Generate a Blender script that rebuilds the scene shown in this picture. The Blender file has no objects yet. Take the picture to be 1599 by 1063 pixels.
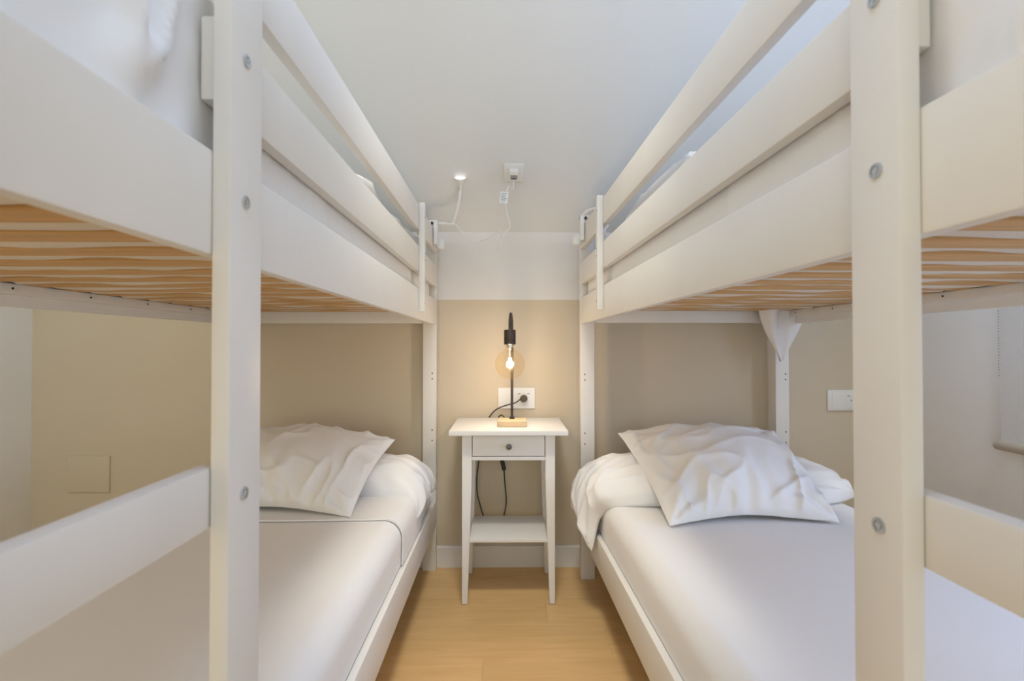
import bpy, bmesh, math, random
from mathutils import Vector, Matrix, noise
random.seed(7)
R = math.radians
S = bpy.context.scene
COL = S.collection

# ------------------------------------------------------------------ camera
cam_d = bpy.data.cameras.new('camera'); cam = bpy.data.objects.new('camera', cam_d); COL.objects.link(cam)
cam.location = (0, 0, 1.03)
cam.rotation_euler = (R(90 + .68), 0, R(-.5))
cam_d.sensor_width = 36; cam_d.lens = 36 * 750 / 1599; cam_d.clip_start = .02
cam_d.dof.use_dof = True; cam_d.dof.focus_distance = 1.7; cam_d.dof.aperture_fstop = 5.6
S.camera = cam

# ------------------------------------------------------------------ world, daylight, exposure
S.view_settings.view_transform = 'Standard'; S.view_settings.look = 'None'
S.view_settings.gamma = 1; S.view_settings.use_curve_mapping = False
S.view_settings.exposure = 0.0
W = bpy.data.worlds.new('world'); S.world = W; W.use_nodes = True
W.node_tree.nodes['Background'].inputs[0].default_value = (.80, .88, 1, 1)
W.node_tree.nodes['Background'].inputs[1].default_value = 0.2

def area(name, loc, rot, sx, sy, power, col):
    l = bpy.data.lights.new(name, 'AREA'); l.shape = 'RECTANGLE'; l.size = sx; l.size_y = sy
    l.energy = power; l.color = col
    o = bpy.data.objects.new(name, l); COL.objects.link(o); o.location = loc; o.rotation_euler = rot
    return o
# fill light outside added unseen windows rear, right and left; daylight behind the blind
area('fill_light_rear', (-.2, -2.42, 1.25), (R(-90), 0, R(180)), 3.0, 2.2, 52, (.96, 1, .93))
area('daylight_side_window', (2.10, 1.445, 1.30), (0, R(90), 0), 1.0, .5, 12, (.95, .98, 1))
area('fill_light_right', (2.06, .56, 1.36), (0, R(90), 0), 1.2, .95, 34, (.52, .64, 1))  # cool fill for the right bunk, through an added unseen window
area('fill_light_left', (-2.43, -.35, 1.20), (0, R(-90), 0), 1.7, 1.7, 16.5, (1, .57, .08))  # warm fill for the left bunk, through an added unseen window

# ------------------------------------------------------------------ materials
MATS = {}
def mat(name, col, rough=.5, var=.03, scale=6, bump=0, bscale=60, stretch=None, metal=0, sheen=0, spec=.5, trans=0):
    if name in MATS: return MATS[name]
    m = bpy.data.materials.new(name); m.use_nodes = True; nt = m.node_tree; N = nt.nodes; L = nt.links
    b = N['Principled BSDF']; b.inputs['Roughness'].default_value = rough; b.inputs['Metallic'].default_value = metal
    b.inputs['Specular IOR Level'].default_value = spec
    if sheen: b.inputs['Sheen Weight'].default_value = sheen
    tc = N.new('ShaderNodeTexCoord'); mp = N.new('ShaderNodeMapping')
    if stretch: mp.inputs['Scale'].default_value = stretch
    L.new(tc.outputs['Object'], mp.inputs['Vector'])
    n = N.new('ShaderNodeTexNoise'); n.inputs['Scale'].default_value = scale; n.inputs['Detail'].default_value = 4
    L.new(mp.outputs[0], n.inputs['Vector'])
    r = N.new('ShaderNodeValToRGB')
    r.color_ramp.elements[0].position = .3; r.color_ramp.elements[1].position = .7
    r.color_ramp.elements[0].color = [max(0, c * (1 - var)) for c in col] + [1]
    r.color_ramp.elements[1].color = [min(1, c * (1 + var)) for c in col] + [1]
    L.new(n.outputs['Fac'], r.inputs[0]); L.new(r.outputs[0], b.inputs['Base Color'])
    if bump:
        n2 = N.new('ShaderNodeTexNoise'); n2.inputs['Scale'].default_value = bscale; n2.inputs['Detail'].default_value = 3
        L.new(mp.outputs[0], n2.inputs['Vector'])
        bp = N.new('ShaderNodeBump'); bp.inputs['Strength'].default_value = bump; bp.inputs['Distance'].default_value = .01
        L.new(n2.outputs['Fac'], bp.inputs['Height']); L.new(bp.outputs[0], b.inputs['Normal'])
    if trans:
        t = N.new('ShaderNodeBsdfTranslucent'); L.new(r.outputs[0], t.inputs['Color'])
        mx = N.new('ShaderNodeMixShader'); mx.inputs[0].default_value = trans
        L.new(b.outputs[0], mx.inputs[1]); L.new(t.outputs[0], mx.inputs[2]); L.new(mx.outputs[0], N['Material Output'].inputs[0])
    MATS[name] = m
    return m

WHITE = mat('white_lacquered_pine', (.80, .77, .72), .42, .02, 5, .04, 40, (1, 1, 1))
NSWHITE = mat('white_furniture_paint', (.82, .80, .77), .4, .015, 5, .03, 50)
WALLW = mat('white_wall_paint', (.86, .85, .83), .9, .015, 3, .08, 180)
CEIL = mat('white_ceiling_paint', (.78, .785, .77), .95, .012, 2, .04, 150)
PINE = mat('raw_pine', (.60, .36, .15), .6, .12, 4, .06, 30, (1, 14, 14))
SHEET = mat('white_cotton_sheet', (.84, .82, .80), .9, .015, 3, .10, 9, None, 0, .15, .2)
PILLOW = mat('white_cotton_pillowcase', (.86, .845, .83), .9, .015, 4, .12, 14, None, 0, .15, .2)
TICK = mat('mattress_ticking', (.70, .63, .54), .9, .02, 8, .1, 60)
BASEB = mat('white_baseboard_lacquer', (.82, .80, .77), .4, .01)
PLASTIC = mat('white_plastic', (.84, .83, .80), .35, .01)
GREYP = mat('grey_print', (.33, .33, .34), .6, .05)
BLACK = mat('black_rubber', (.015, .015, .015), .5, .05)
BRONZE = mat('dark_bronze_metal', (.075, .06, .05), .38, .06, 20, 0, 60, None, .7)
STEEL = mat('zinc_plated_steel', (.62, .65, .68), .3, .05, 30, 0, 60, None, 1)
HOLE = mat('dark_drill_hole', (.05, .035, .025), .9, .05)
OAKB = mat('pale_oak_block', (.68, .50, .30), .5, .10, 5, .05, 40, (2, 16, 16))
KNOB = mat('aged_pewter', (.16, .15, .145), .35, .12, 60, 0, 60, None, .8)
BLINDM = mat('grey_white_blind_fabric', (.74, .735, .72), .9, .02, 60, .05, 300, None, 0, 0, .2, .05)
BARM = mat('beige_fabric_bar', (.52, .47, .40), .8, .03, 60)
GREIGE = mat('greige_wall_paint', (.66, .57, .43), .9, .02, 3, .08, 180)

def two_tone_wall():
    m = bpy.data.materials.new('greige_and_white_wall_paint'); m.use_nodes = True; nt = m.node_tree; N = nt.nodes; L = nt.links
    b = N['Principled BSDF']; b.inputs['Roughness'].default_value = .9
    g = N.new('ShaderNodeNewGeometry'); sp = N.new('ShaderNodeSeparateXYZ'); L.new(g.outputs['Position'], sp.inputs[0])
    c = N.new('ShaderNodeMath'); c.operation = 'GREATER_THAN'; c.inputs[1].default_value = 1.249; L.new(sp.outputs['Z'], c.inputs[0])
    mx = N.new('ShaderNodeMix'); mx.data_type = 'RGBA'
    mx.inputs['A'].default_value = (.66, .57, .43, 1); mx.inputs['B'].default_value = (.80, .78, .75, 1)
    L.new(c.outputs[0], mx.inputs['Factor']); L.new(mx.outputs['Result'], b.inputs['Base Color'])
    n = N.new('ShaderNodeTexNoise'); n.inputs['Scale'].default_value = 160; L.new(g.outputs['Position'], n.inputs['Vector'])
    bp = N.new('ShaderNodeBump'); bp.inputs['Strength'].default_value = .08; bp.inputs['Distance'].default_value = .01
    L.new(n.outputs['Fac'], bp.inputs['Height']); L.new(bp.outputs[0], b.inputs['Normal'])
    return m
WALL2 = two_tone_wall()

def floor_mat():
    m = bpy.data.materials.new('honey_oak_laminate'); m.use_nodes = True; nt = m.node_tree; N = nt.nodes; L = nt.links
    b = N['Principled BSDF']; b.inputs['Roughness'].default_value = .38
    g = N.new('ShaderNodeNewGeometry'); mp = N.new('ShaderNodeMapping'); mp.inputs['Scale'].default_value = (1.6, 16, 1)
    oi = N.new('ShaderNodeObjectInfo'); ad = N.new('ShaderNodeVectorMath'); ad.operation = 'ADD'
    L.new(g.outputs['Position'], mp.inputs['Vector']); L.new(mp.outputs[0], ad.inputs[0])
    sc = N.new('ShaderNodeVectorMath'); sc.operation = 'SCALE'; sc.inputs[0].default_value = (9, 5, 0); L.new(oi.outputs['Random'], sc.inputs['Scale'])
    L.new(sc.outputs[0], ad.inputs[1])
    n = N.new('ShaderNodeTexNoise'); n.inputs['Scale'].default_value = 2.2; n.inputs['Detail'].default_value = 6; n.inputs['Distortion'].default_value = .8
    L.new(ad.outputs[0], n.inputs['Vector'])
    r = N.new('ShaderNodeValToRGB'); e = r.color_ramp.elements
    e[0].position = .25; e[0].color = (.68, .43, .185, 1); e[1].position = .75; e[1].color = (.79, .53, .25, 1)
    L.new(n.outputs['Fac'], r.inputs[0])
    hv = N.new('ShaderNodeHueSaturation'); ma = N.new('ShaderNodeMath'); ma.operation = 'MULTIPLY_ADD'
    ma.inputs[1].default_value = .10; ma.inputs[2].default_value = .95; L.new(oi.outputs['Random'], ma.inputs[0])
    L.new(ma.outputs[0], hv.inputs['Value']); L.new(r.outputs[0], hv.inputs['Color']); L.new(hv.outputs[0], b.inputs['Base Color'])
    return m
FLOORM = floor_mat()

def emit(name, col, st):
    m = bpy.data.materials.new(name); m.use_nodes = True; b = m.node_tree.nodes['Principled BSDF']
    b.inputs['Base Color'].default_value = (*col, 1); b.inputs['Emission Color'].default_value = (*col, 1); b.inputs['Emission Strength'].default_value = st
    return m
FILAM = emit('glowing_filament', (1, .80, .50), 28)
LED = emit('lit_led_lens', (1, .99, .97), 1.6)
PANEL = emit('added_lamp_diffuser', (1, .95, .88), .25)  # glow of the added, unseen ceiling fixtures

def glass(name, tint, gl=.12):
    m = bpy.data.materials.new(name); m.use_nodes = True; nt = m.node_tree; N = nt.nodes; L = nt.links
    N.remove(N['Principled BSDF'])
    t = N.new('ShaderNodeBsdfTransparent'); t.inputs[0].default_value = (*tint, 1)
    g = N.new('ShaderNodeBsdfGlossy'); g.inputs['Roughness'].default_value = .03; g.inputs['Color'].default_value = (1, .9, .75, 1)
    lw = N.new('ShaderNodeLayerWeight'); lw.inputs[0].default_value = .35
    pw_ = N.new('ShaderNodeMath'); pw_.operation = 'POWER'; pw_.inputs[1].default_value = 3; L.new(lw.outputs['Facing'], pw_.inputs[0])
    ml = N.new('ShaderNodeMath'); ml.operation = 'MULTIPLY_ADD'; ml.inputs[1].default_value = gl; ml.inputs[2].default_value = .02; L.new(pw_.outputs[0], ml.inputs[0])
    mx = N.new('ShaderNodeMixShader'); L.new(ml.outputs[0], mx.inputs[0]); L.new(t.outputs[0], mx.inputs[1]); L.new(g.outputs[0], mx.inputs[2])
    L.new(mx.outputs[0], N['Material Output'].inputs[0])
    return m
AMBER = glass('amber_clear_glass', (1.0, .95, .86), .55)
PANE = glass('window_glass', (.96, .98, .98), .1)

# ------------------------------------------------------------------ mesh helpers
def box(bm, x0, x1, y0, y1, z0, z1, bev=0, seg=2):
    t = bmesh.new()
    vs = [t.verts.new((x, y, z)) for x in (min(x0, x1), max(x0, x1)) for y in (min(y0, y1), max(y0, y1)) for z in (min(z0, z1), max(z0, z1))]
    for f in ((0, 1, 3, 2), (4, 6, 7, 5), (0, 4, 5, 1), (2, 3, 7, 6), (0, 2, 6, 4), (1, 5, 7, 3)): t.faces.new([vs[i] for i in f])
    if bev: bmesh.ops.bevel(t, geom=t.edges[:], offset=bev, segments=seg, profile=.6, affect='EDGES', clamp_overlap=True)
    merge(bm, t)
def merge(bm, t, M=None):
    if M is not None: bmesh.ops.transform(t, matrix=M, verts=t.verts)
    me = bpy.data.meshes.new('tmp'); t.to_mesh(me); t.free(); bm.from_mesh(me); bpy.data.meshes.remove(me)
def prism(bm, pts, axis, a, b, bev=0):
    """polygon pts (2-D) extruded along axis 'x' (pts=(y,z)), 'y' (pts=(x,z)) or 'z' (pts=(x,y))"""
    def P(p, h): return {'x': (h, p[0], p[1]), 'y': (p[0], h, p[1]), 'z': (p[0], p[1], h)}[axis]
    t = bmesh.new(); A = [t.verts.new(P(p, a)) for p in pts]; B = [t.verts.new(P(p, b)) for p in pts]; n = len(pts)
    t.faces.new(A[::-1]); t.faces.new(B)
    for i in range(n): t.faces.new((A[i], A[(i + 1) % n], B[(i + 1) % n], B[i]))
    bmesh.ops.recalc_face_normals(t, faces=t.faces)
    if bev: bmesh.ops.bevel(t, geom=t.edges[:], offset=bev, segments=2, affect='EDGES', clamp_overlap=True)
    merge(bm, t)
def lathe(bm, prof, origin=(0, 0, 0), axis=(0, 0, 1), n=24):
    """prof: list of (radius, height) revolved about axis through origin"""
    t = bmesh.new(); rings = []
    for r, h in prof:
        if r < 1e-6: rings.append([t.verts.new((0, 0, h))])
        else: rings.append([t.verts.new((r * math.cos(2 * math.pi * k / n), r * math.sin(2 * math.pi * k / n), h)) for k in range(n)])
    for a, b in zip(rings, rings[1:]):
        for k in range(n):
            k2 = (k + 1) % n
            if len(a) == 1 and len(b) == 1: continue
            if len(a) == 1: t.faces.new((a[0], b[k], b[k2]))
            elif len(b) == 1: t.faces.new((a[k], b[0], a[k2]))
            else: t.faces.new((a[k], b[k], b[k2], a[k2]))
    bmesh.ops.recalc_face_normals(t, faces=t.faces)
    M = Matrix.Translation(origin) @ Vector((0, 0, 1)).rotation_difference(Vector(axis)).to_matrix().to_4x4()
    merge(bm, t, M)
def spline(pts, sub=8):
    P = [Vector(p) for p in pts]; P = [2 * P[0] - P[1]] + P + [2 * P[-1] - P[-2]]; out = []
    for i in range(1, len(P) - 2):
        for k in range(sub):
            t = k / sub; a, b, c, d = P[i - 1:i + 3]
            out.append(.5 * ((2 * b) + (c - a) * t + (2 * a - 5 * b + 4 * c - d) * t * t + (3 * b - a - 3 * c + d) * t ** 3))
    out.append(P[-2]); return out
def tube(bm, pts, r, n=10, sub=8, smooth=True):
    C = spline(pts, sub) if smooth else [Vector(p) for p in pts]
    rr = r if isinstance(r, (list, tuple)) else None
    t = bmesh.new(); rings = []; up = Vector((0, 0, 1)); prev = None
    for i, c in enumerate(C):
        d = (C[min(i + 1, len(C) - 1)] - C[max(i - 1, 0)]).normalized()
        if prev is None:
            a = d.orthogonal().normalized()
        else:
            a = (prev - d * prev.dot(d)).normalized()
        prev = a; b = d.cross(a)
        q = r if rr is None else rr[0] + (rr[1] - rr[0]) * i / (len(C) - 1)
        rings.append([t.verts.new(c + (a * math.cos(2 * math.pi * k / n) + b * math.sin(2 * math.pi * k / n)) * q) for k in range(n)])
    for A, B in zip(rings, rings[1:]):
        for k in range(n): t.faces.new((A[k], A[(k + 1) % n], B[(k + 1) % n], B[k]))
    t.faces.new(rings[0][::-1]); t.faces.new(rings[-1])
    bmesh.ops.recalc_face_normals(t, faces=t.faces)
    merge(bm, t)

def obj(name, bm, m, parent=None, smooth=False, loc=None, rotz=0, angle=40):
    me = bpy.data.meshes.new(name); bm.to_mesh(me); bm.free()
    me.materials.append(m)
    if smooth:
        me.polygons.foreach_set('use_smooth', [True] * len(me.polygons))
        try: me.set_sharp_from_angle(angle=R(angle))
        except Exception: pass
    o = bpy.data.objects.new(name, me); COL.objects.link(o)
    if parent: o.parent = parent
    if loc is not None: o.location = loc
    o.rotation_euler = (0, 0, rotz)
    return o
def share(name, src, parent, loc=(0, 0, 0), rot=(0, 0, 0)):
    o = bpy.data.objects.new(name, src.data); COL.objects.link(o); o.parent = parent; o.location = loc; o.rotation_euler = rot
    return o
def thing(name, label, cat, loc=(0, 0, 0), rotz=0, group=None):
    o = bpy.data.objects.new(name, None); o.empty_display_size = .05; COL.objects.link(o)
    o.location = loc; o.rotation_euler = (0, 0, rotz); tag(o, label, cat, group)
    return o
def tag(o, label, cat, group=None):
    o['label'] = label; o['category'] = cat
    if group: o['group'] = group
    return o
def struct(o, label=None, cat=None):
    o['kind'] = 'structure'
    if label: o['label'] = label
    if cat: o['category'] = cat
    return o
def B(): return bmesh.new()
def bx(name, m, parent, x0, x1, y0, y1, z0, z1, bev=.002, seg=2, loc=None, rotz=0):
    bm = B(); box(bm, x0, x1, y0, y1, z0, z1, bev, seg); return obj(name, bm, m, parent, bool(bev), loc, rotz)

# ------------------------------------------------------------------ room shell
XL, XR, YB, YR = -2.22, 1.85, 2.262, -2.2      # left, right, back (far) and rear (behind camera)
ZK, ZC, TAN = 1.568, 2.50, .78                  # knee wall height, flat ceiling height, roof slope
YF = YB - (ZC - ZK) / TAN                        # where the slope meets the flat ceiling
T = .10
fl = bx('floor', mat('screed', (.4, .38, .35), .9), None, XL - T, XR + T, YR - T, YB + T, -.12, -.009, 0)
struct(fl, 'honey oak laminate floor running under both bunk beds', 'floor')
pw, plen = .19, 1.285
meshes = {}
y = YR; row = 0
while y < YB - .001:
    w = min(pw, YB - y); x = XL - random.choice((0, .43, .86, .2)) ; 
    while x < XR:
        a, b = max(x, XL), min(x + plen, XR)
        if b - a > .02:
            k = (round(b - a, 3), round(w, 3))
            if k not in meshes:
                bm = B(); box(bm, -k[0] / 2 + .0002, k[0] / 2 - .0002, -k[1] / 2 + .0002, k[1] / 2 - .0002, -.009, 0, .0003, 1)
                me = bpy.data.meshes.new('plank'); bm.to_mesh(me); bm.free(); me.materials.append(FLOORM); meshes[k] = me
            o = bpy.data.objects.new('plank', meshes[k]); COL.objects.link(o); o.parent = fl; o.location = ((a + b) / 2, y + w / 2, 0)
        x += plen
    y += w; row += 1

bm = B(); box(bm, XL - T, XR + T, YB, YB + T, -.009, ZK + .2)
struct(obj('wall_back', bm, WALL2), 'two-tone low wall, greige below and white above', 'wall')
VZ0, VZ1 = .30, 2.05                              # unseen side windows added to light the lower bunks
zs = lambda yy: ZK + (YB - yy) * TAN + .01
VL, VR = (-1.2, .45), (.06, 1.06)
VRZ0, VRZ1 = .74, 1.98
bm = B()
box(bm, XL - T, XL, YR - T, VL[0], -.009, ZC + .01); box(bm, XL - T, XL, *VL, -.009, VZ0); box(bm, XL - T, XL, *VL, VZ1, ZC + .01)
prism(bm, [(VL[1], -.009), (YB, -.009), (YB, ZK + .01), (YF, ZC + .01), (VL[1], ZC + .01)], 'x', XL - T, XL)
struct(obj('wall_left', bm, WALLW), 'white side wall beyond the left bunk bed', 'wall')
WY0, WY1, WZ0, WZ1 = 1.16, 1.73, .78, 1.84        # side window opening
bm = B()
box(bm, XR, XR + T, YR - T, VR[0], -.009, ZC + .01); box(bm, XR, XR + T, *VR, -.009, VRZ0); box(bm, XR, XR + T, *VR, VRZ1, ZC + .01)
prism(bm, [(VR[1], -.009), (WY0, -.009), (WY0, zs(WY0)), (YF, ZC + .01), (VR[1], ZC + .01)], 'x', XR, XR + T)
box(bm, XR, XR + T, WY0, WY1, -.009, WZ0)
prism(bm, [(WY0, WZ1), (WY1, WZ1), (WY1, zs(WY1)), (WY0, zs(WY0))], 'x', XR, XR + T)
prism(bm, [(WY1, -.009), (YB, -.009), (YB, zs(YB)), (WY1, zs(WY1))], 'x', XR, XR + T)
struct(obj('wall_right', bm, WALLW), 'white side wall with the roller blind', 'wall')
# wall behind the camera with two tall openings added to let fill light in
bm = B()
ops = [(-1.62, -.28), (-.08, 1.26)]
box(bm, XL - T, ops[0][0], YR - T, YR, -.009, ZC + .01); box(bm, ops[0][1], ops[1][0], YR - T, YR, -.009, ZC + .01)
box(bm, ops[1][1], XR + T, YR - T, YR, -.009, ZC + .01)
for a, b in ops: box(bm, a, b, YR - T, YR, 2.25, ZC + .01); box(bm, a, b, YR - T, YR, -.009, .25)
struct(obj('wall_rear', bm, WALLW), 'white wall behind the camera with tall windows added for light', 'wall')
for i, (a, b) in enumerate(ops):  # unseen rear windows, added to carry the fill light
    w = bpy.data.objects.new('window_%d' % (i + 1), None); COL.objects.link(w); w.location = ((a + b) / 2, YR - .05, .25)
    struct(w)
    h = (b - a) / 2
    for nm, q in (('frame', (-h, -h + .05, 0, 2)), ('frame', (h - .05, h, 0, 2)), ('frame', (-.03, .03, .05, 1.95)), ('frame', (-h + .05, h - .05, 0, .05)), ('frame', (-h + .05, h - .05, 1.95, 2))):
        bx(nm, BASEB, w, q[0], q[1], -.03, .03, q[2], q[3], .003)
    for q in ((-h + .05, -.03), (.03, h - .05)): bx('pane', PANE, w, q[0], q[1], -.003, .003, .05, 1.95, 0)
for i, (xx, (a, b), v0, v1) in enumerate(((XL - .05, VL, VZ0, VZ1), (XR + .05, VR, VRZ0, VRZ1))):  # unseen left and right windows, added for the bunk fill light
    w = bpy.data.objects.new('window_%d' % (i + 4), None); COL.objects.link(w); w.location = (xx, (a + b) / 2, v0); struct(w)
    h = (b - a) / 2; zh = v1 - v0
    for q in ((-h, -h + .05, 0, zh), (h - .05, h, 0, zh), (-.03, .03, .05, zh - .05), (-h + .05, h - .05, 0, .05), (-h + .05, h - .05, zh - .05, zh)):
        bx('frame', BASEB, w, -.03, .03, q[0], q[1], q[2], q[3], .003)
    for q in ((-h + .05, -.03), (.03, h - .05)): bx('pane', PANE, w, -.003, .003, q[0], q[1], .05, zh - .05, 0)
w = bpy.data.objects.new('window_3', None); COL.objects.link(w); w.location = (XR + .06, (WY0 + WY1) / 2, WZ0); struct(w)
h = (WY1 - WY0) / 2; zh = WZ1 - WZ0
for q in ((-h, -h + .05, 0, zh), (h - .05, h, 0, zh), (-h + .05, h - .05, 0, .05), (-h + .05, h - .05, zh - .05, zh)):
    bx('frame', BASEB, w, -.025, .025, q[0], q[1], q[2], q[3], .003)
bx('pane', PANE, w, -.003, .003, -h + .05, h - .05, .05, zh - .05, 0)

bm = B(); box(bm, XL - T, XR + T, YR - T, YF, ZC, ZC + .1)
prism(bm, [(YF, ZC), (YB + .05, ZK - .05 * TAN), (YB + .05, ZK - .05 * TAN + .13), (YF, ZC + .13)], 'x', XL - T, XR + T)
struct(obj('ceiling', bm, CEIL), 'white sloping attic ceiling rising from the low wall', 'ceiling')
bm = B(); prism(bm, [(YB, 0), (YB - .012, 0), (YB - .012, .092), (YB - .008, .098), (YB, .098)], 'x', XL, XR)
struct(obj('baseboard_back', bm, BASEB), 'white baseboard along the greige wall', 'baseboard')
bx_ = bx('baseboard_left', BASEB, None, XL, XL + .012, YR, YB - .012, 0, .098, .002); struct(bx_, 'white baseboard along the left side wall', 'baseboard')
bx_ = bx('baseboard_right', BASEB, None, XR - .012, XR, YR, YB - .012, 0, .098, .002); struct(bx_, 'white baseboard under the roller blind', 'baseboard')

# ------------------------------------------------------------------ ceiling lamps and spots (unseen, added to light the room)
cl = thing('added_ceiling_lamp', 'added unseen ceiling lamp, square and white, lighting the aisle', 'lamp', (0, .35, ZC))
bm = B(); box(bm, -.30, .30, -.30, .30, -.045, 0, .006); obj('frame', bm, PLASTIC, cl, True)
bx('diffuser', PANEL, cl, -.27, .27, -.27, .27, -.05, -.0445, 0)
la = area('ceiling_fill_light', (0, 0, -.056), (0, 0, 0), .54, .54, 7.8, (.46, .65, 1)); la.parent = cl

def added_downlight(label, loc, power, col):  # unseen spots added to brighten the aisle floor, shelf and right wall
    d = thing('added_downlight', label, 'lamp', loc, 0)
    bm = B(); lathe(bm, [(.028, -.012), (.030, -.002), (.045, -.004), (.045, 0), (.030, 0)], (0, 0, 0), (0, 0, 1), 32); obj('trim_ring', bm, PLASTIC, d, True)
    bm = B(); lathe(bm, [(0, -.010), (.028, -.010), (.028, -.008), (0, -.008)], (0, 0, 0), (0, 0, 1), 24); obj('lens', bm, PANEL, d, True)
    l = bpy.data.lights.new('downlight_fill', 'SPOT'); l.energy = power; l.color = col; l.spot_size = R(58); l.spot_blend = 1; l.shadow_soft_size = .16
    o = bpy.data.objects.new('downlight_fill', l); COL.objects.link(o); o.parent = d; o.location = (0, 0, -.03); o.rotation_euler = (R(20), 0, 0)
added_downlight('added unseen spotlight, small and recessed, lighting the aisle floor', (0, .92, ZC), 96, (1, .95, .80))
cl2 = thing('added_ceiling_lamp', 'added unseen ceiling lamp, square and white, lighting the space beyond the left bunk', 'lamp', (-1.72, .55, ZC))  # unseen lamp added to brighten the left wall
bm = B(); box(bm, -.30, .30, -.30, .30, -.045, 0, .006); obj('frame', bm, PLASTIC, cl2, True)
bx('diffuser', PANEL, cl2, -.27, .27, -.27, .27, -.05, -.0445, 0)
la = area('ceiling_fill_light_left', (0, 0, -.056), (0, 0, 0), .54, .54, 7.2, (.92, 1, .95)); la.parent = cl2
added_downlight('added unseen spotlight, small and recessed, lighting the right wall', (1.60, .95, ZC), 60, (.94, .97, 1))
# ------------------------------------------------------------------ bunk beds
BW, BLEN = .945, 2.0
SLAT_P, SLAT_W, SLAT_Z, SLAT_T = .112, .056, 1.185, .016
def bunk(origin, ang, sg, label, lad):
    b = thing('bunk_bed', label, 'bunk bed', (*origin, 0), R(ang), 'white bunk beds either side of the aisle')
    X = lambda w: sg * w                                    # w: 0 at the aisle face, grows towards the side wall
    def bd(name, m, w0, w1, s0, s1, z0, z1, bev=.003, par=None):
        return bx(name, m, par or b, X(w0), X(w1), -s0, -s1, z0, z1, bev)
    def disc(name, m, pos, axis, r, h, par):
        bm = B(); lathe(bm, [(0, h), (r * .45, h), (r * .45, h * .4), (r * .6, h * .4), (r * .62, h), (r, h * .8), (r, -.002), (0, -.002)], pos, axis, 16)
        return obj(name, bm, m, par, True)
    def hole(pos, axis, par, r=.0032):
        bm = B(); lathe(bm, [(0, .0006), (r, .0006), (r, -.002), (0, -.002)], pos, axis, 10); return obj('screw_hole', bm, HOLE, par)
    posts = []
    for s0, s1, foot in ((-.032, 0, 0), (BLEN, BLEN + .032, 1)):
        for w0, w1 in ((0, .062), (BW - .062, BW)):
            p = bd('post', WHITE, w0, w1, s0, s1, 0, 1.545, .004)
            if not foot:
                wc = (.018 if w0 == 0 else w0 + .045)
                for zz in (.905, .88, .645, .597): hole((X(wc), 0, zz), (0, -1, 0), p)
        e0, e1 = (s0 + .006, s0 + .026) if not foot else (s0 + .006, s0 + .026)
        for z0, z1 in ((.205, .30), (.325, .47), (1.135, 1.245), (1.305, 1.40), (1.46, 1.535)):
            bd('end_board', WHITE, .062, BW - .062, e0, e1, z0, z1)
    for w0, w1 in ((0, .02), (BW - .02, BW)):
        bd('side_rail', WHITE, w0, w1, 0, BLEN, .205, .32, .004)
        bd('side_rail', WHITE, w0, w1, 0, BLEN, 1.13, 1.245, .004)
        i0, i1 = (.02, .046) if w0 == 0 else (BW - .046, BW - .02)
        bd('ledger_strip', WHITE, i0, i1, .005, BLEN - .005, .222, .248, .002)
        lg = bd('ledger_strip', WHITE, i0, i1, .005, BLEN - .005, SLAT_Z - .026, SLAT_Z, .002)
        if w0:
            for k in range(9):
                bm = B(); lathe(bm, [(0, .0008), (.003, .0008), (.0032, -.002), (0, -.002)], (X(i0), -(.12 + k * 2 * SLAT_P), SLAT_Z - .012), (-sg, 0, 0), 10)
                obj('nail', bm, HOLE, lg)
    # guard boards
    for w0, w1, e in ((0, .02, lad[1] - .010), (BW - .02, BW, BLEN)):
        bd('guard_board', WHITE, w0, w1, 0, e, 1.305, 1.40, .004)
        bd('guard_board', WHITE, w0, w1, 0, e, 1.46, 1.555, .004)
    st = bd('guard_strut', WHITE, -.021, -.0003, .420, .446, 1.158, 1.562, .002)
    for zz in (1.19, 1.35, 1.375, 1.51): hole((X(-.0205), -.433, zz), (-sg, 0, 0), st, .003)
    # ladder
    for s0, s1 in (lad, (BLEN - .03, BLEN + .032)):
        up = bd('ladder_upright', WHITE, -.021, -.0003, s0, s1, 0, 1.60, .003)
        for zz in (1.36, 1.196, .862, .56):
            disc('bolt', STEEL, (X(-.0212), -(s0 + s1) / 2 - .004, zz), (-sg, 0, 0), .0075, .0018, up)
    for zz in (.865, .56): bd('rung', WHITE, .0, .022, lad[0] + .01, BLEN + .02, zz - .033, zz + .033, .004)
    # slats: upper and lower base
    first = None; k = 0
    n = int((BLEN - .06) / SLAT_P)
    for z in (SLAT_Z, .248):
        for i in range(n):
            s = .04 + SLAT_P * i
            if first is None:
                bm = B(); box(bm, X(.0215), X(BW - .0215), -SLAT_W / 2, SLAT_W / 2, 0, SLAT_T, .002, 1)
                first = obj('slat', bm, PINE, b, True); first.location = (0, -s - SLAT_W / 2, z)
            else: share('slat', first, b, (0, -s - SLAT_W / 2, z))
    return b
LO, LA, LS = (-.330, 2.217), .226, -1
RO, RA, RS = (.323, 2.128), 1.60, 1
bedL = bunk(LO, LA, LS, 'white wooden bunk bed on the left with warm orange pine slats overhead', (1.625, 1.692))
bedR = bunk(RO, RA, RS, 'white wooden bunk bed on the right with a cloth knotted to its slats', (1.645, 1.704))

def bedmat(o, ang): return Matrix.Translation((o[0], o[1], 0)) @ Matrix.Rotation(R(ang), 4, 'Z')
ML, MR = bedmat(LO, LA), bedmat(RO, RA)
def wl(M, sg, w, s, z): return M @ Vector((sg * w, -s, z))
def LW(w, s, z): return wl(ML, LS, w, s, z)
def RW(w, s, z): return wl(MR, RS, w, s, z)

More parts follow.
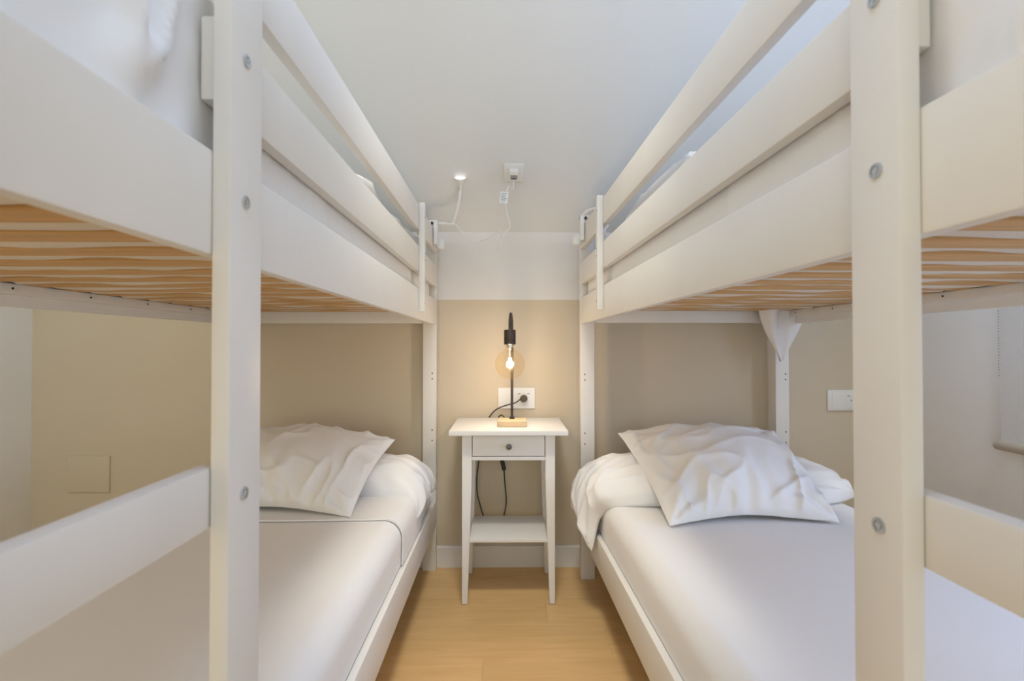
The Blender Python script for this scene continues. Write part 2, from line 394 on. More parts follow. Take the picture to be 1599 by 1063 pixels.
# ------------------------------------------------------------------ mattresses
def fnoise(p, sc, seed=0): return noise.noise(Vector(p) * sc + Vector((seed * 3.7, seed * 1.3, seed * 7.1)))
def grid_mesh(bm, f, nu, nv, closed_u=False):
    V = [[bm.verts.new(f(i / (nu if closed_u else nu - 1), j / (nv - 1))) for j in range(nv)] for i in range(nu)]
    for i in range(nu if closed_u else nu - 1):
        i2 = (i + 1) % nu
        for j in range(nv - 1): bm.faces.new((V[i][j], V[i2][j], V[i2][j + 1], V[i][j + 1]))
    return V
def mattress(origin, ang, sg, label, group, z0, z1, rad, sag, w0=.0206, w1=BW - .0206, s0=.012, s1=BLEN - .012):
    o = thing('mattress', label, 'mattress', (*origin, 0), R(ang), group)
    bm = B(); box(bm, sg * w0, sg * w1, -s0, -s1, z0, z1)
    bmesh.ops.bevel(bm, geom=bm.edges[:], offset=rad, segments=6, profile=.5, affect='EDGES', clamp_overlap=True)
    obj('fitted_sheet', bm, SHEET, o, True, angle=80)
    if sag:        # ticking that sags between the slats
        bm = B()
        def f(u, v):
            w = w0 + .03 + (w1 - w0 - .06) * u; s = .05 + (BLEN - .11) * v
            ph = ((s - .04) / SLAT_P) % 1
            g = max(0, (ph - SLAT_W / SLAT_P) / (1 - SLAT_W / SLAT_P))
            d = math.sin(math.pi * g) ** .5 * (.0165 + .008 * fnoise((w * 1.0, s * 3, 0), 7, 3)) if g > 0 else 0
            return Vector((sg * w, -s, z0 + .0005 - max(0, d)))
        grid_mesh(bm, f, 60, 18 * 12 + 1)
        obj('ticking', bm, TICK, o, True, angle=80)
    return o
mattress(LO, LA, LS, 'lower mattress of the left bunk in a white fitted sheet', 'mattresses on the bunks', .264, .46, .055, 0)
mattress(RO, RA, RS, 'lower mattress of the right bunk in a smooth white fitted sheet', 'mattresses on the bunks', .264, .46, .055, 0)
mattress(LO, LA, LS, 'upper mattress lying on the slats of the left bunk', 'mattresses on the bunks', SLAT_Z + SLAT_T, 1.345, .04, 1, .0245, BW - .0285)
mattress(RO, RA, RS, 'upper mattress lying on the slats of the right bunk', 'mattresses on the bunks', SLAT_Z + SLAT_T, 1.345, .04, 1, .0245, BW - .0285)

# top sheet on the lower left bed: a shell over the mattress whose hem shows behind the pillow
def profile(w0, w1, zlow, ztop, rad, n=8):
    pts = [(w0, zlow)]
    for k in range(n + 1): a = math.pi - math.pi / 2 * k / n; pts.append((w0 + rad + rad * math.cos(a), ztop - rad + rad * math.sin(a)))
    for k in range(n + 1): a = math.pi / 2 - math.pi / 2 * k / n; pts.append((w1 - rad + rad * math.cos(a), ztop - rad + rad * math.sin(a)))
    pts.append((w1, zlow)); return pts
def top_sheet():
    o = thing('top_sheet', 'white top sheet tucked over the lower left mattress with its hem showing', 'sheet', (*LO, 0), R(LA))
    def layer(name, off, s0, s1, ns, drop, seed):
        pr = profile(.0195 - off, BW - .0195 + off, .324, .4615 + off, .060, 8); dp = []
        for a, b_ in zip(pr, pr[1:]):
            k = max(1, int(math.dist(a, b_) / .03))
            for i in range(k): dp.append((a[0] + (b_[0] - a[0]) * i / k, a[1] + (b_[1] - a[1]) * i / k))
        dp.append(pr[-1]); bm = B(); rows = []
        ct = Vector((BW / 2, 0, .40))
        for j in range(ns + (3 if drop else 0)):
            jj = min(j, ns - 1); s = s0 + (s1 - s0) * jj / (ns - 1); k = max(0, j - ns + 1); row = []
            for w, z in dp:
                lip = (.0016 if drop and jj >= ns - 3 and k == 0 else 0)
                zz = z + .0015 * fnoise((w, s, 0), 5, seed) + lip
                ss = s + (.014 * fnoise((w, 0, 0), 4, 2) if drop and jj > ns - 5 else 0) + .10 * max(0, .4615 - z)
                ww = w
                if k:                                   # hem turned under, facing the foot of the bed
                    t = .0058 * min(1, k / 2); ss += -.004 * (k - 1)
                    if z > .40: zz -= t
                    if w < .09: ww += t * .9
                row.append(bm.verts.new((-ww, -ss, zz)))
            rows.append(row)
        for a, b_ in zip(rows, rows[1:]):
            for i in range(len(dp) - 1): bm.faces.new((a[i], a[i + 1], b_[i + 1], b_[i]))
        bmesh.ops.recalc_face_normals(bm, faces=bm.faces)
        obj(name, bm, SHEET, o, True, angle=50)
    layer('cloth', .0015, .60, 1.975, 60, False, 9)
    layer('turned_back_hem', .0085, .30, .655, 24, True, 4)
top_sheet()

# ------------------------------------------------------------------ pillows
def cr(P, t):
    """Catmull-Rom through the list P at t in 0..1"""
    n = len(P) - 1; x = min(max(t, 0), 1) * n; i = min(int(x), n - 1); f = x - i
    g = lambda k: P[k] if 0 <= k <= n else (2 * P[0] - P[1] if k < 0 else 2 * P[n] - P[n - 1])
    a, b, c, d = g(i - 1), g(i), g(i + 1), g(i + 2)
    return .5 * ((2 * b) + (c - a) * f + (2 * a - 5 * b + 4 * c - d) * f * f + (3 * b - a - 3 * c + d) * f ** 3)
def pillow(name, label, cat, group, ctrl, th, seed, nu=64, nv=48, wr=.006, pinch=.05, p=.55, thb=.35, flange=.0):
    """ctrl: rows of 3-D points (rows along v, points along u); inflated to thickness th on the upper side, th*thb below"""
    C = [[Vector(q) for q in r] for r in ctrl]
    def base(u, v): return cr([cr(r, u) for r in C], v)
    def warp(a, b): return a
    pts = {}
    def S(u, v):
        cu, cv = 2 * u - 1, 2 * v - 1
        uu = .5 + .5 * cu * (1 - pinch * (1 - cv * cv)); vv = .5 + .5 * cv * (1 - pinch * (1 - cu * cu))
        return base(uu, vv)
    def prof(u, v):
        cu, cv = abs(2 * u - 1), abs(2 * v - 1)
        a = max(0, 1 - cu ** 2.4); b_ = max(0, 1 - cv ** 2.4)
        return (a * b_) ** p
    bm = B(); top = []; bot = []
    e = .01
    for i in range(nu):
        rt, rb = [], []
        for j in range(nv):
            u, v = i / (nu - 1), j / (nv - 1)
            P = S(u, v)
            du = S(min(u + e, 1), v) - S(max(u - e, 0), v); dv = S(u, min(v + e, 1)) - S(u, max(v - e, 0))
            n = du.cross(dv)
            n = n.normalized() if n.length > 1e-9 else Vector((0, 0, 1))
            if n.z < 0 and abs(n.z) > .02: n = -n
            h = prof(u, v)
            cu, cv = 2 * u - 1, 2 * v - 1
            q = Vector((u * 1.0, v * .8, seed))
            # soft dents plus folds that radiate from the corners
            f1 = noise.noise(q * 2.6) * .9
            ang = math.atan2(abs(cv) - 1.05, abs(cu) - 1.05); rad = math.hypot(abs(cu) - 1, abs(cv) - 1)
            f2 = math.sin(ang * 11 + 3 * noise.noise(q * 3)) * max(0, 1 - rad / .95)
            f3 = 1 - abs(noise.noise(Vector((u * 6 + 1.8 * noise.noise(q * 2), v * 1.7 + .5 * u, seed + 5))) * 2.4)
            f4 = 1 - abs(noise.noise(Vector((u * 3.2 + v * 4.5, v * 2.4 - u * 2.0, seed + 11))) * 2.6)
            gat = math.exp(-((u - .52) / .20) ** 2) * max(0, v - .35) / .65 * math.sin(u * 46 + 2.5 * noise.noise(q * 4))
            d = wr * (1.2 * f1 + .6 * f2 + 1.0 * (max(f3, 0) ** 2 - .35) + .7 * (max(f4, 0) ** 2 - .3) + .55 * gat) * min(1, h * 2.2 + .12)
            edge = .0012
            wv = .0035 * noise.noise(Vector((u * 9, v * 9, seed + 2))) * (1 - min(1, h * 3))
            rt.append(bm.verts.new(P + n * (th * h + d + edge + wv)))
            rb.append(bm.verts.new(P - n * (th * thb * h + edge - wv)))
        top.append(rt); bot.append(rb)
    for i in range(nu - 1):
        for j in range(nv - 1):
            bm.faces.new((top[i][j], top[i + 1][j], top[i + 1][j + 1], top[i][j + 1]))
            bm.faces.new((bot[i][j], bot[i][j + 1], bot[i + 1][j + 1], bot[i + 1][j]))
    for i in range(nu - 1):
        bm.faces.new((top[i][0], bot[i][0], bot[i + 1][0], top[i + 1][0]))
        bm.faces.new((top[i][nv - 1], top[i + 1][nv - 1], bot[i + 1][nv - 1], bot[i][nv - 1]))
    for j in range(nv - 1):
        bm.faces.new((top[0][j], top[0][j + 1], bot[0][j + 1], bot[0][j]))
        bm.faces.new((top[nu - 1][j], bot[nu - 1][j], bot[nu - 1][j + 1], top[nu - 1][j + 1]))
    bmesh.ops.recalc_face_normals(bm, faces=bm.faces)
    c = sum((v.co for v in bm.verts), Vector()) / len(bm.verts); c.z = min(v.co.z for v in bm.verts)
    bmesh.ops.translate(bm, verts=bm.verts, vec=-c)
    o = obj(name, bm, PILLOW, None, True, c, 0, 75)
    tag(o, label, cat, group)
    return o
G1 = 'pillows on the lower bunks'
# right bed: long pillow lying across the head, its loose case end hanging over the rail
pillow('pillow', 'long white pillow lying across the right bunk, loose end hanging over the rail', 'pillow', G1, [
    [(.262, 1.985, .365), (.325, 2.02, .475), (.46, 2.04, .52), (.80, 2.03, .52), (1.10, 2.01, .515), (1.31, 1.97, .475)],
    [(.300, 1.89, .330), (.345, 1.91, .470), (.47, 1.88, .505), (.80, 1.86, .505), (1.11, 1.86, .505), (1.315, 1.87, .472)],
    [(.308, 1.775, .275), (.338, 1.775, .40), (.43, 1.70, .468), (.80, 1.67, .475), (1.13, 1.70, .475), (1.30, 1.79, .468)]],
    .085, 3.1, 110, 56, .013, .02, .42, .4)
pillow('pillow', 'plump white pillow with pointed corners leaning on the right bunk', 'pillow', G1, [
    [(.455, 1.985, .672), (.78, 2.03, .680), (1.115, 1.985, .668)],
    [(.480, 1.76, .565), (.79, 1.74, .600), (1.10, 1.76, .560)],
    [(.505, 1.50, .470), (.78, 1.545, .478), (1.055, 1.525, .470)]],
    .088, 8.4, 110, 84, .016, .06, .46, .45)
# left bed
pillow('pillow', 'long white pillow lying across the left bunk behind the plumper one', 'pillow', G1, [
    [(-.305, 2.04, .425), (-.385, 2.07, .500), (-.55, 2.08, .52), (-.85, 2.08, .52), (-1.10, 2.07, .515), (-1.235, 2.05, .48)],
    [(-.335, 1.93, .405), (-.395, 1.935, .490), (-.55, 1.93, .505), (-.85, 1.92, .505), (-1.10, 1.92, .505), (-1.24, 1.92, .475)],
    [(-.352, 1.80, .372), (-.385, 1.795, .440), (-.49, 1.80, .470), (-.85, 1.80, .472), (-1.10, 1.80, .472), (-1.23, 1.82, .468)]],
    .085, 5.7, 110, 56, .012, .02, .42, .4)
pillow('pillow', 'plump white pillow resting upright on the left bunk', 'pillow', G1, [
    [(-.455, 1.95, .652), (-.80, 2.03, .678), (-1.14, 1.98, .640)],
    [(-.490, 1.79, .560), (-.80, 1.78, .610), (-1.12, 1.78, .560)],
    [(-.512, 1.575, .474), (-.80, 1.625, .482), (-1.10, 1.63, .474)]],
    .08, 2.2, 110, 84, .012, .06, .46, .45)
G2 = 'pillows on the upper bunks'
def bedpts(f, rows): return [[f(*q) for q in r] for r in rows]
pillow('pillow', 'white pillow at the head of the upper left bunk, seen between guard boards', 'pillow', G2, bedpts(LW, [
    [(.03, .06, 1.42), (.42, .05, 1.43), (.80, .06, 1.42)],
    [(.028, .34, 1.415), (.42, .34, 1.42), (.80, .34, 1.41)],
    [(.03, .62, 1.395), (.42, .60, 1.395), (.80, .58, 1.395)]]), .125, 4.4, 48, 40, .012, .03, .25, .4)
pillow('pillow', 'white pillow at the head of the upper right bunk, above the guard board', 'pillow', G2, bedpts(RW, [
    [(.05, .06, 1.41), (.42, .05, 1.42), (.80, .06, 1.41)],
    [(.05, .20, 1.405), (.42, .20, 1.41), (.80, .20, 1.405)],
    [(.05, .36, 1.395), (.42, .38, 1.395), (.80, .36, 1.395)]]), .07, 6.4, 48, 40, .010, .03, .25, .5)
pillow('pillow', 'second white pillow on the upper left bunk, its corner above the guard board', 'pillow', G2, bedpts(LW, [
    [(.028, .74, 1.405), (.40, .70, 1.405), (.74, .68, 1.40)],
    [(.024, .92, 1.410), (.42, .88, 1.405), (.78, .84, 1.40)],
    [(.028, 1.10, 1.405), (.44, 1.06, 1.40), (.82, 1.02, 1.395)]]), .105, 9.4, 48, 40, .012, .03, .25, .4)
pillow('pillow', 'second white pillow on the upper right bunk, its corner above the guard board', 'pillow', G2, bedpts(RW, [
    [(.028, .56, 1.405), (.40, .53, 1.405), (.76, .52, 1.40)],
    [(.024, .82, 1.410), (.42, .79, 1.405), (.78, .76, 1.40)],
    [(.028, 1.08, 1.405), (.44, 1.03, 1.40), (.80, 1.00, 1.395)]]), .115, 1.4, 48, 40, .012, .03, .25, .4)

# ------------------------------------------------------------------ rumpled duvets at the foot of the upper bunks
def duvet(origin, ang, sg, label, seed):
    o = thing('duvet', label, 'duvet', (*origin, 0), R(ang), 'rumpled duvets on the upper bunks')
    pr = profile(.003, BW - .04, 1.2515, 1.475, .07, 8)
    dp = []
    for a, b_ in zip(pr, pr[1:]):
        k = max(1, int(math.dist(a, b_) / .012)) if a[0] < .2 else max(1, int(math.dist(a, b_) / .05))
        for i in range(k): dp.append((a[0] + (b_[0] - a[0]) * i / k, a[1] + (b_[1] - a[1]) * i / k))
    dp.append(pr[-1])
    bm = B(); rows = []; ns = 110
    for j in range(ns):
        s = 1.30 + .68 * j / (ns - 1); row = []
        edge = min(1, max(0, (s - 1.42) / .26)); edge = edge * edge * (3 - 2 * edge); inn = min(1, max(0, (s - 1.695) / .07)); inn = .0180 * (1 - inn * inn * (3 - 2 * inn)); far = min(1, (2.0 - s) / .06)
        for i, (w, z) in enumerate(dp):
            q = Vector((s * 13 + (z - 1.3) * sg * 6 + 1.6 * noise.noise(Vector((z * 6, s * 4, seed))), z * 5 + s * 2, seed))
            fold = 1 - abs(noise.noise(q)) * 2.4
            hang = (1.475 - z) / .225
            dz = .014 * fold + .022 * noise.noise(Vector((w * 7, s * 7, seed + 4)))
            ww = w + (inn + .024 * (1 - max(fold, 0) ** 1.5) * min(1, .55 + .9 * (1 - hang)) * (1 - inn / .021) + .0008 * (1 + noise.noise(Vector((s * 6, z * 9, seed + 8)))) if w < .4 else 0)
            if w < .2 and z < 1.37: ww = min(ww, .0236)
            zz = 1.2462 if hang > .985 else max(1.25, z + dz * (1 - hang))
            zz = 1.350 + (zz - 1.350) * edge if zz > 1.350 else zz
            row.append(bm.verts.new((sg * ww, -s, zz)))
        rows.append(row)
    for a, b_ in zip(rows, rows[1:]):
        for i in range(len(dp) - 1): bm.faces.new((a[i], a[i + 1], b_[i + 1], b_[i]))
    bmesh.ops.recalc_face_normals(bm, faces=bm.faces)
    obj('cover', bm, PILLOW, o, True, angle=75)
    return o
duvet(LO, LA, LS, 'rumpled white duvet at the ladder end of the upper left bunk', 2.3)
duvet(RO, RA, RS, 'rumpled white duvet at the ladder end of the upper right bunk', 7.9)

# ------------------------------------------------------------------ cloth corner knotted to the slats of the right bunk
def cloth():
    bm = B(); rows = []; nv = 22; nu = 44
    cx, cy = RW(.865, .055, 0).x, RW(.865, .055, 0).y
    for j in range(nv):
        t = j / (nv - 1); z = 1.186 - .205 * t
        half = .066 * (1 - t ** 1.6) + .012 * (1 - t) + .016; shift = .012 * t
        row = []
        for i in range(nu):
            a = 2 * math.pi * i / nu
            fold = 1 + .75 * math.cos(3 * a + 1.0 * t + .6) * (1 - .4 * t) + .22 * math.cos(7 * a + 2)
            x = half * math.cos(a) * (.86 + .14 * fold); yy = (.030 * (1 - t) + .010) * math.sin(a) * fold
            zz = z + (.018 * math.cos(2 * a + .4) * t)
            row.append(bm.verts.new((cx + x + shift, cy + yy, zz)))
        rows.append(row)
    for a, b_ in zip(rows, rows[1:]):
        for i in range(nu): bm.faces.new((a[i], a[(i + 1) % nu], b_[(i + 1) % nu], b_[i]))
    bm.faces.new(rows[-1]); bmesh.ops.recalc_face_normals(bm, faces=bm.faces)
    c = Vector((cx, cy, 1.0)); bmesh.ops.translate(bm, verts=bm.verts, vec=-c)
    o = obj('sheet_corner', bm, SHEET, None, True, c, 0, 70)
    tag(o, 'white cloth corner knotted and hanging below the slats of the right bunk', 'cloth')
cloth()

# ------------------------------------------------------------------ nightstand
def nightstand():
    n = thing('nightstand', 'white nightstand with one drawer and a low shelf between the beds', 'nightstand', (.003, 1.925, 0))
    bx('top', NSWHITE, n, -.233, .233, -.052, .300, .681, .700, .003)
    for sx in (-1, 1):
        for y0, y1 in ((0, .038), (.242, .280)):
            bm = B(); o_, i_ = .186 * sx, .147 * sx
            back = y0 > .1
            t = bmesh.new()
            zt, zk, zb = .681, .50, .004
            def ring(z, iw, yy0, yy1): return [t.verts.new(q) for q in ((o_, yy0, z), (iw, yy0, z), (iw, yy1, z), (o_, yy1, z))]
            ib = sx * .164
            r0 = ring(zb, ib, y0 if not back else y0 + .014, y1 - (.014 if not back else 0)); r1 = ring(zk, i_, y0, y1); r2 = ring(zt, i_, y0, y1)
            for A, C in ((r0, r1), (r1, r2)):
                for k in range(4): t.faces.new((A[k], A[(k + 1) % 4], C[(k + 1) % 4], C[k]))
            t.faces.new(r0[::-1]); t.faces.new(r2); bmesh.ops.recalc_face_normals(t, faces=t.faces)
            bmesh.ops.bevel(t, geom=[e for e in t.edges if abs(e.verts[0].co.z - e.verts[1].co.z) > .05], offset=.002, segments=1, affect='EDGES')
            merge(bm, t); leg = obj('leg', bm, NSWHITE, n)
            bm = B(); xa, xb = sorted((sx * .167, sx * .183)); yy = y0 + .004 if not back else y0 + .018
            box(bm, xa, xb, yy, yy + .016, 0, .005); obj('foot_pad', bm, GREYP, leg)
    for sx in (-1, 1): bx('side_panel', NSWHITE, n, sx * .160, sx * .178, .038, .242, .575, .681, .001)
    bx('back_panel', NSWHITE, n, -.147, .147, .255, .270, .575, .681, .001)
    bx('lower_rail', NSWHITE, n, -.147, .147, .004, .024, .573, .588, .0015)
    bx('upper_rail', NSWHITE, n, -.147, .147, .006, .024, .6725, .681, .0)
    d = bx('drawer', NSWHITE, n, -.1445, .1445, .002, .020, .5905, .6705, .0018)
    bm = B(); box(bm, -.138, .138, .020, .24, .597, .602); box(bm, -.138, -.128, .020, .24, .602, .66); box(bm, .128, .138, .020, .24, .602, .66)
    obj('drawer_box', bm, NSWHITE, d)
    bm = B(); lathe(bm, [(0, .0235), (.006, .0235), (.0105, .021), (.0118, .017), (.010, .0135), (.0045, .0105), (.0045, .003), (.007, 0), (.007, -.001)], (.0015, .002, .630), (0, -1, 0), 24)
    obj('knob', bm, KNOB, d, True)
    bx('shelf', NSWHITE, n, -.158, .158, .010, .275, .243, .258, .0015)
    return n
nightstand()

# ------------------------------------------------------------------ table lamp
def table_lamp():
    l = thing('table_lamp', 'table lamp with oak base and large amber globe bulb glowing on the nightstand', 'lamp', (.0175, 2.002, .70))
    X0, BY = -.009, -.060
    bm = B(); box(bm, -.060, .060, -.044, .044, 0, .027, .005, 3); obj('base', bm, OAKB, l, True)
    bm = B()
    pts = [(0, .01, .026), (0, .01, .15), (0, .01, .30), (0, .01, .42)]
    for k in range(1, 10):
        a = math.pi * k / 9; pts.append((X0 * k / 9, (.01 + BY) / 2 + (.01 - BY) / 2 * math.cos(a), .431 + .033 * math.sin(a)))
    pts += [(X0, BY, .405), (X0, BY, .394)]
    tube(bm, pts, .0056, 12, 6); obj('stem', bm, BRONZE, l, True)
    bm = B(); lathe(bm, [(0, .009), (.010, .009), (.011, .001), (.012, 0)], (0, .01, .0265), (0, 0, 1), 16); obj('stem_collar', bm, BRONZE, l, True)
    bm = B(); lathe(bm, [(0, .398), (.006, .398), (.0225, .396), (.0238, .393), (.0238, .352), (.0234, .351), (.0238, .350), (.0238, .338), (.0215, .336), (.0200, .338), (.0200, .36), (0, .36)], (X0, BY, 0), (0, 0, 1), 32)
    obj('socket', bm, BRONZE, l, True)
    zc = .257; r = .0605
    bm = B(); prof = []
    for k in range(0, 29):
        a = -math.pi / 2 + (math.pi / 2 + R(67)) * k / 28; prof.append((max(0, r * math.cos(a)), zc + r * math.sin(a)))
    prof[0] = (0, zc - r); prof += [(.0185, .322), (.0155, .333), (.0150, .345)]
    lathe(bm, prof, (X0, BY, 0), (0, 0, 1), 40); bulb = obj('bulb', bm, AMBER, l, True, angle=60)
    bm = B(); lathe(bm, [(0, .345), (.013, .345), (.0135, .325), (0, .325)], (X0, BY, 0), (0, 0, 1), 20); obj('bulb_cap', bm, STEEL, bulb, True)
    bm = B(); tube(bm, [(X0, BY, .325), (X0, BY, .30), (X0, BY, .285)], .0025, 8, 2); obj('glass_stem', bm, mat('clear_stem', (.9, .85, .75), .2), bulb, True)
    for k in range(4):
        a = math.pi / 4 + k * math.pi / 2
        bm = B(); tube(bm, [(X0 + .0055 * math.cos(a), BY + .0055 * math.sin(a), .282), (X0 + .0095 * math.cos(a), BY + .0095 * math.sin(a), .243)], .0016, 8, 2)
        obj('filament', bm, FILAM, bulb, True)
    p = bpy.data.lights.new('bulb_light', 'POINT'); p.energy = 2.7; p.color = (1, .80, .62); p.shadow_soft_size = .018
    po = bpy.data.objects.new('bulb_light', p); COL.objects.link(po); po.parent = l; po.location = (X0, BY, zc)
    # cord: wall socket > behind the table > switch > base
    LX, LY, LZ = .0175, 2.002, .70
    Wd = lambda x, y, z: (x - LX, y - LY, z - LZ)
    bm = B()
    tube(bm, [Wd(.062, 2.222, .788), Wd(.035, 2.214, .770), Wd(-.010, 2.216, .757), Wd(-.055, 2.236, .735), Wd(-.086, 2.240, .700), Wd(-.120, 2.240, .640), Wd(-.131, 2.240, .570), Wd(-.134, 2.240, .50), Wd(-.143, 2.240, .43), Wd(-.143, 2.238, .36), Wd(-.133, 2.238, .31), Wd(-.10, 2.237, .22), Wd(-.04, 2.236, .205), Wd(-.009, 2.236, .29), Wd(-.014, 2.238, .40), Wd(-.018, 2.238, .455)], .0028, 8, 8)
    tube(bm, [Wd(-.026, 2.238, .50), Wd(-.042, 2.238, .55), Wd(-.052, 2.238, .60), Wd(-.055, 2.240, .66), Wd(-.045, 2.240, .695), Wd(-.030, 2.225, .712), Wd(-.012, 2.16, .706), Wd(0, 2.10, .706), Wd(.008, 2.046, .710)], .0028, 8, 8)
    cord = obj('cord', bm, BLACK, l, True)
    bm = B(); t = bmesh.new(); bmesh.ops.create_cube(t, size=1); bmesh.ops.scale(t, vec=(.019, .014, .052), verts=t.verts)
    bmesh.ops.bevel(t, geom=t.edges[:], offset=.004, segments=3, affect='EDGES')
    merge(bm, t, Matrix.Translation(Wd(-.022, 2.238, .478)) @ Matrix.Rotation(R(-13), 4, 'Y')); obj('inline_switch', bm, BLACK, cord, True)
    bm = B(); lathe(bm, [(0, .032), (.009, .032), (.0155, .026), (.0165, .010), (.0165, 0), (0, 0)], Wd(.0755, 2.244, .787), (-.15, -1, 0), 20)
    obj('plug', bm, mat('dark_brown_plug', (.10, .075, .05), .5), cord, True)
    return l
table_lamp()

# ------------------------------------------------------------------ sockets and plates on the far wall
def wall_plate(cx, cz, label, plugged):
    o = thing('socket_plate', label, 'socket', (cx, YB, cz), 0, 'double socket plates on the greige wall')
    bx('frame', PLASTIC, o, -.086, .086, -.009, 0, -.0485, .0485, .003)
    bx('blank_insert', PLASTIC, o, -.066, -.004, -.0105, -.0085, -.034, .034, .001)
    s = bx('socket_insert', PLASTIC, o, .002, .066, -.0105, -.0085, -.034, .034, .001)
    bm = B(); lathe(bm, [(.0225, 0), (.0215, .0012), (.0195, .0012), (.0185, -.0005), (0, -.0005)], (.034, -.0105, 0), (0, -1, 0), 28); obj('socket_well', bm, PLASTIC, s, True)
    for dx in (-.0095, .0095):
        bm = B(); lathe(bm, [(0, .0008), (.0028, .0008), (.003, -.001)], (.034 + dx, -.0103, 0), (0, -1, 0), 10); obj('pin_hole', bm, HOLE, s)
    for dx in (-.022, .022): bx('shutter_mark', GREYP, s, .034 + dx - .006, .034 + dx + .006, -.0112, -.0104, .019, .0235, 0)
    return o
wall_plate(.041, .7865, 'white double socket plate behind the table lamp with its plug in it', 1)
wall_plate(1.594, .775, 'white double socket plate on the wall beyond the right bunk', 0)
bmo = bx('cover_plate', GREIGE, None, -.0965, .0965, -.007, 0, -.0835, .0835, .002, 2, (-1.948, YB, .436))
tag(bmo, 'blank rectangular cover plate painted like the greige wall, beyond the left bunk', 'cover plate')

# ------------------------------------------------------------------ socket on the sloping ceiling, with adapter and reading lamps
SN = Vector((0, -TAN, -1)).normalized()                                    # slope normal, into the room
SU = Vector((0, -1, TAN)).normalized()                                     # up the slope
def slope_pt(x, yy): return Vector((x, yy, ZK + (YB - yy) * TAN))
SM = Matrix((Vector((1, 0, 0)), SU, -SN)).transposed().to_4x4()            # local x, up-slope, into the roof... columns
def slope_thing(name, label, cat, x, yy):
    o = thing(name, label, cat); o.matrix_world = Matrix.Translation(slope_pt(x, yy)) @ Matrix((( 1, 0, 0), (0, SU.y, SN.y), (0, SU.z, SN.z))).to_4x4()
    return o
so = slope_thing('ceiling_socket', 'single white socket plate on the sloping ceiling above the nightstand', 'socket', .025, 2.012)
bx('frame', PLASTIC, so, -.0415, .0415, -.040, .040, 0, .008, .002)
bx('insert', PLASTIC, so, -.030, .030, -.029, .029, .008, .010, .001)
ad = slope_thing('power_adapter', 'small white power adapter plugged into the ceiling socket', 'adapter', .025, 2.012)
bx('body', PLASTIC, ad, -.019, .019, -.022, .024, .0105, .034, .004)
bx('rating_label', GREYP, ad, -.014, .014, -.012, .006, .0338, .0346, 0)
bx('vent', HOLE, ad, -.011, .011, -.013, -.0085, .0344, .0352, 0)
acable = B()
a0 = slope_pt(.025, 2.012) + SN * .03 - SU * .022
tube(acable, [a0, a0 + Vector((-.005, -.004, -.04)), (.004, 1.975, 1.69), (-.010, 1.978, 1.64), (-.005, 1.985, 1.585), (.008, 2.0, 1.53), (-.012, 2.0, 1.50), (-.040, 2.0, 1.455), (-.045, 2.0, 1.42), (-.034, 2.0, 1.44), (-.028, 2.0, 1.50), (-.040, 2.005, 1.505), (-.095, 2.03, 1.482), (-.150, 2.06, 1.475), (-.185, 2.09, 1.51), (-.225, 2.10, 1.560), (-.262, 2.10, 1.567), (-.292, 2.105, 1.565)], .0024, 8, 8)
cb = obj('lamp_cable', acable, PLASTIC, None, True); tag(cb, 'thin white cable looping from the ceiling socket to the left reading lamp', 'cable')
tg = bx('rating_tag', PLASTIC, cb, -.0165, .0165, -.001, .001, -.0235, .0235, .0005, 1, (-.016, 1.972, 1.642)); tg.rotation_euler = (0, R(8), 0)
for k in range(6): bx('printed_line', GREYP, tg, -.013, .013 - .004 * (k % 3), -.0016, -.0009, .016 - k * .0066, .0185 - k * .0066, 0)

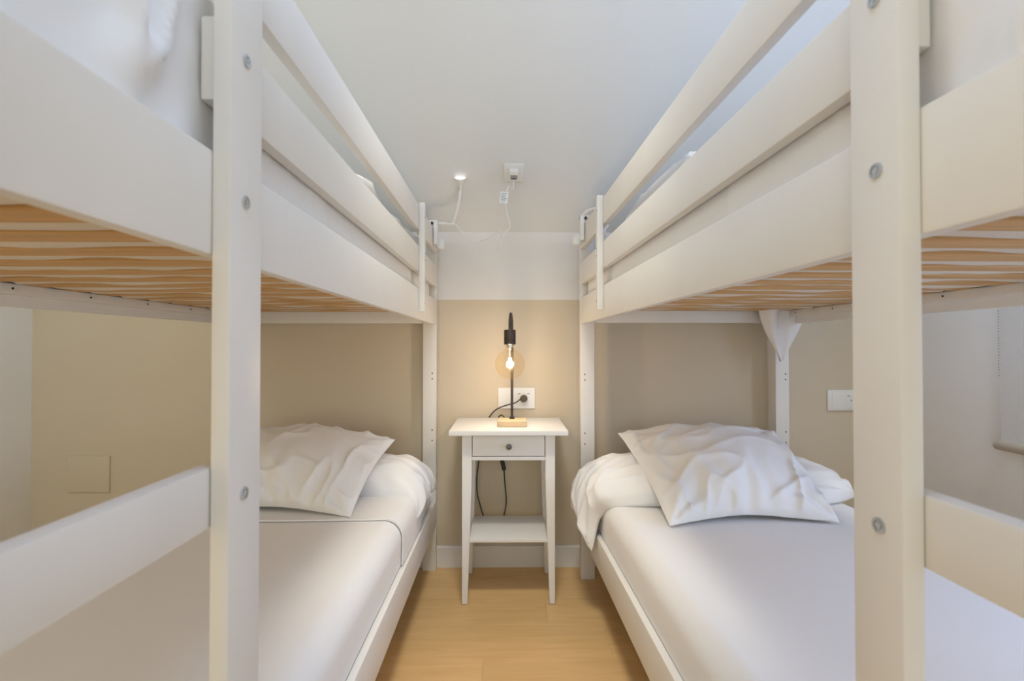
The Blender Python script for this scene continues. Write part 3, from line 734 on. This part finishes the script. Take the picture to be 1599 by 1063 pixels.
def reading_lamp(label, M, pts, headdir, lit):
    """clamp-on gooseneck lamp; M: world matrix of the clamp, pts: neck in world space"""
    l = thing('reading_lamp', label, 'lamp', M.translation, 0, 'clamp-on reading lamps on the guard boards')
    o0 = M.translation
    sg = 1 if M.col[0][0] > 0 else -1
    bm = B(); box(bm, -.006, .012, -.020, .020, -.085, .022, .004, 3); box(bm, -.036, .012, -.018, .018, .008, .022, .003); box(bm, -.036, -.0285, -.018, .018, -.05, .012, .003)
    bmesh.ops.scale(bm, vec=(sg, 1, 1), verts=bm.verts); bmesh.ops.recalc_face_normals(bm, faces=bm.faces)
    c = obj('clamp', bm, PLASTIC, l, True)
    bm = B(); lathe(bm, [(0, .006), (.005, .006), (.0055, 0), (0, 0)], (sg * -.010, -.0195, .008), (0, -1, .2), 14); obj('clamp_screw', bm, BLACK, c, True)
    bm = B(); lathe(bm, [(0, .05), (.012, .049), (.019, .040), (.021, .022), (.019, .004), (.011, 0), (0, 0)], (sg * .022, 0, -.105), (0, 0, 1), 24); obj('switch_housing', bm, PLASTIC, c, True)
    bm = B(); rel = [Vector(p) - o0 for p in pts]; tube(bm, rel, .0062, 12, 8); obj('gooseneck', bm, PLASTIC, l, True)
    d = Vector(headdir).normalized(); e = rel[-1]
    bm = B(); lathe(bm, [(0, -.006), (.006, -.006), (.0075, .012), (.012, .028), (.021, .044), (.0245, .050), (.0245, .053), (.0225, .0535), (.0225, .051), (0, .051)], e, d, 28); h = obj('lamp_head', bm, PLASTIC, l, True)
    bm = B(); lathe(bm, [(0, .0525), (.0222, .0525), (.0222, .0512), (0, .0512)], e, d, 28); obj('led_lens', bm, LED if lit else PLASTIC, h, True)
    return l
Mx = Matrix.Translation((-.322, 2.125, 1.562))
reading_lamp('white gooseneck reading lamp clamped to the left bunk, lit head bent upwards', Mx, [(-.312, 2.12, 1.574), (-.285, 2.118, 1.572), (-.245, 2.115, 1.568), (-.228, 2.10, 1.605), (-.212, 2.085, 1.66), (-.2035, 2.07, 1.705)], (.02, -.62, .78), True)
Mx = Matrix.Translation((.318, 2.035, 1.562)) @ Matrix.Scale(-1, 4, (1, 0, 0))
reading_lamp('unlit gooseneck reading lamp clamped to the right bunk, head bent down inside', Mx, [(.31, 2.03, 1.575), (.335, 2.00, 1.596), (.37, 1.95, 1.590), (.392, 1.90, 1.545), (.388, 1.87, 1.50)], (-.55, -.35, -.55), False)

# ------------------------------------------------------------------ roller blind on the right wall
def blind():
    b = thing('roller_blind', 'grey-white roller blind with beige bottom bar on the right wall', 'blind', (XR, 1.445, .62))
    bm = B(); box(bm, -.0212, -.0195, -.325, .325, .05, 1.255)
    obj('fabric', bm, BLINDM, b)
    bm = B(); lathe(bm, [(0, -.34), (.016, -.34), (.018, -.337), (.018, .337), (.016, .34), (0, .34)], (-.020, 0, .042), (0, 1, 0), 20); obj('bottom_bar', bm, BARM, b, True)
    bm = B(); lathe(bm, [(0, -.34), (.022, -.34), (.022, .34), (0, .34)], (-.026, 0, 1.262), (0, 1, 0), 20); obj('roller_tube', bm, PLASTIC, b, True)
    for yy in (-.346, .346): bx('bracket', PLASTIC, b, -.052, -.001, yy - .003, yy + .003, 1.23, 1.295, .001)
    bm = B(); k = 0
    while k < 88:
        t = bmesh.new(); bmesh.ops.create_icosphere(t, subdivisions=1, radius=.0024); merge(bm, t, Matrix.Translation((-.012, .338, .30 + k * .011))); k += 1
    obj('bead_chain', bm, GREYP, b, True)
blind()
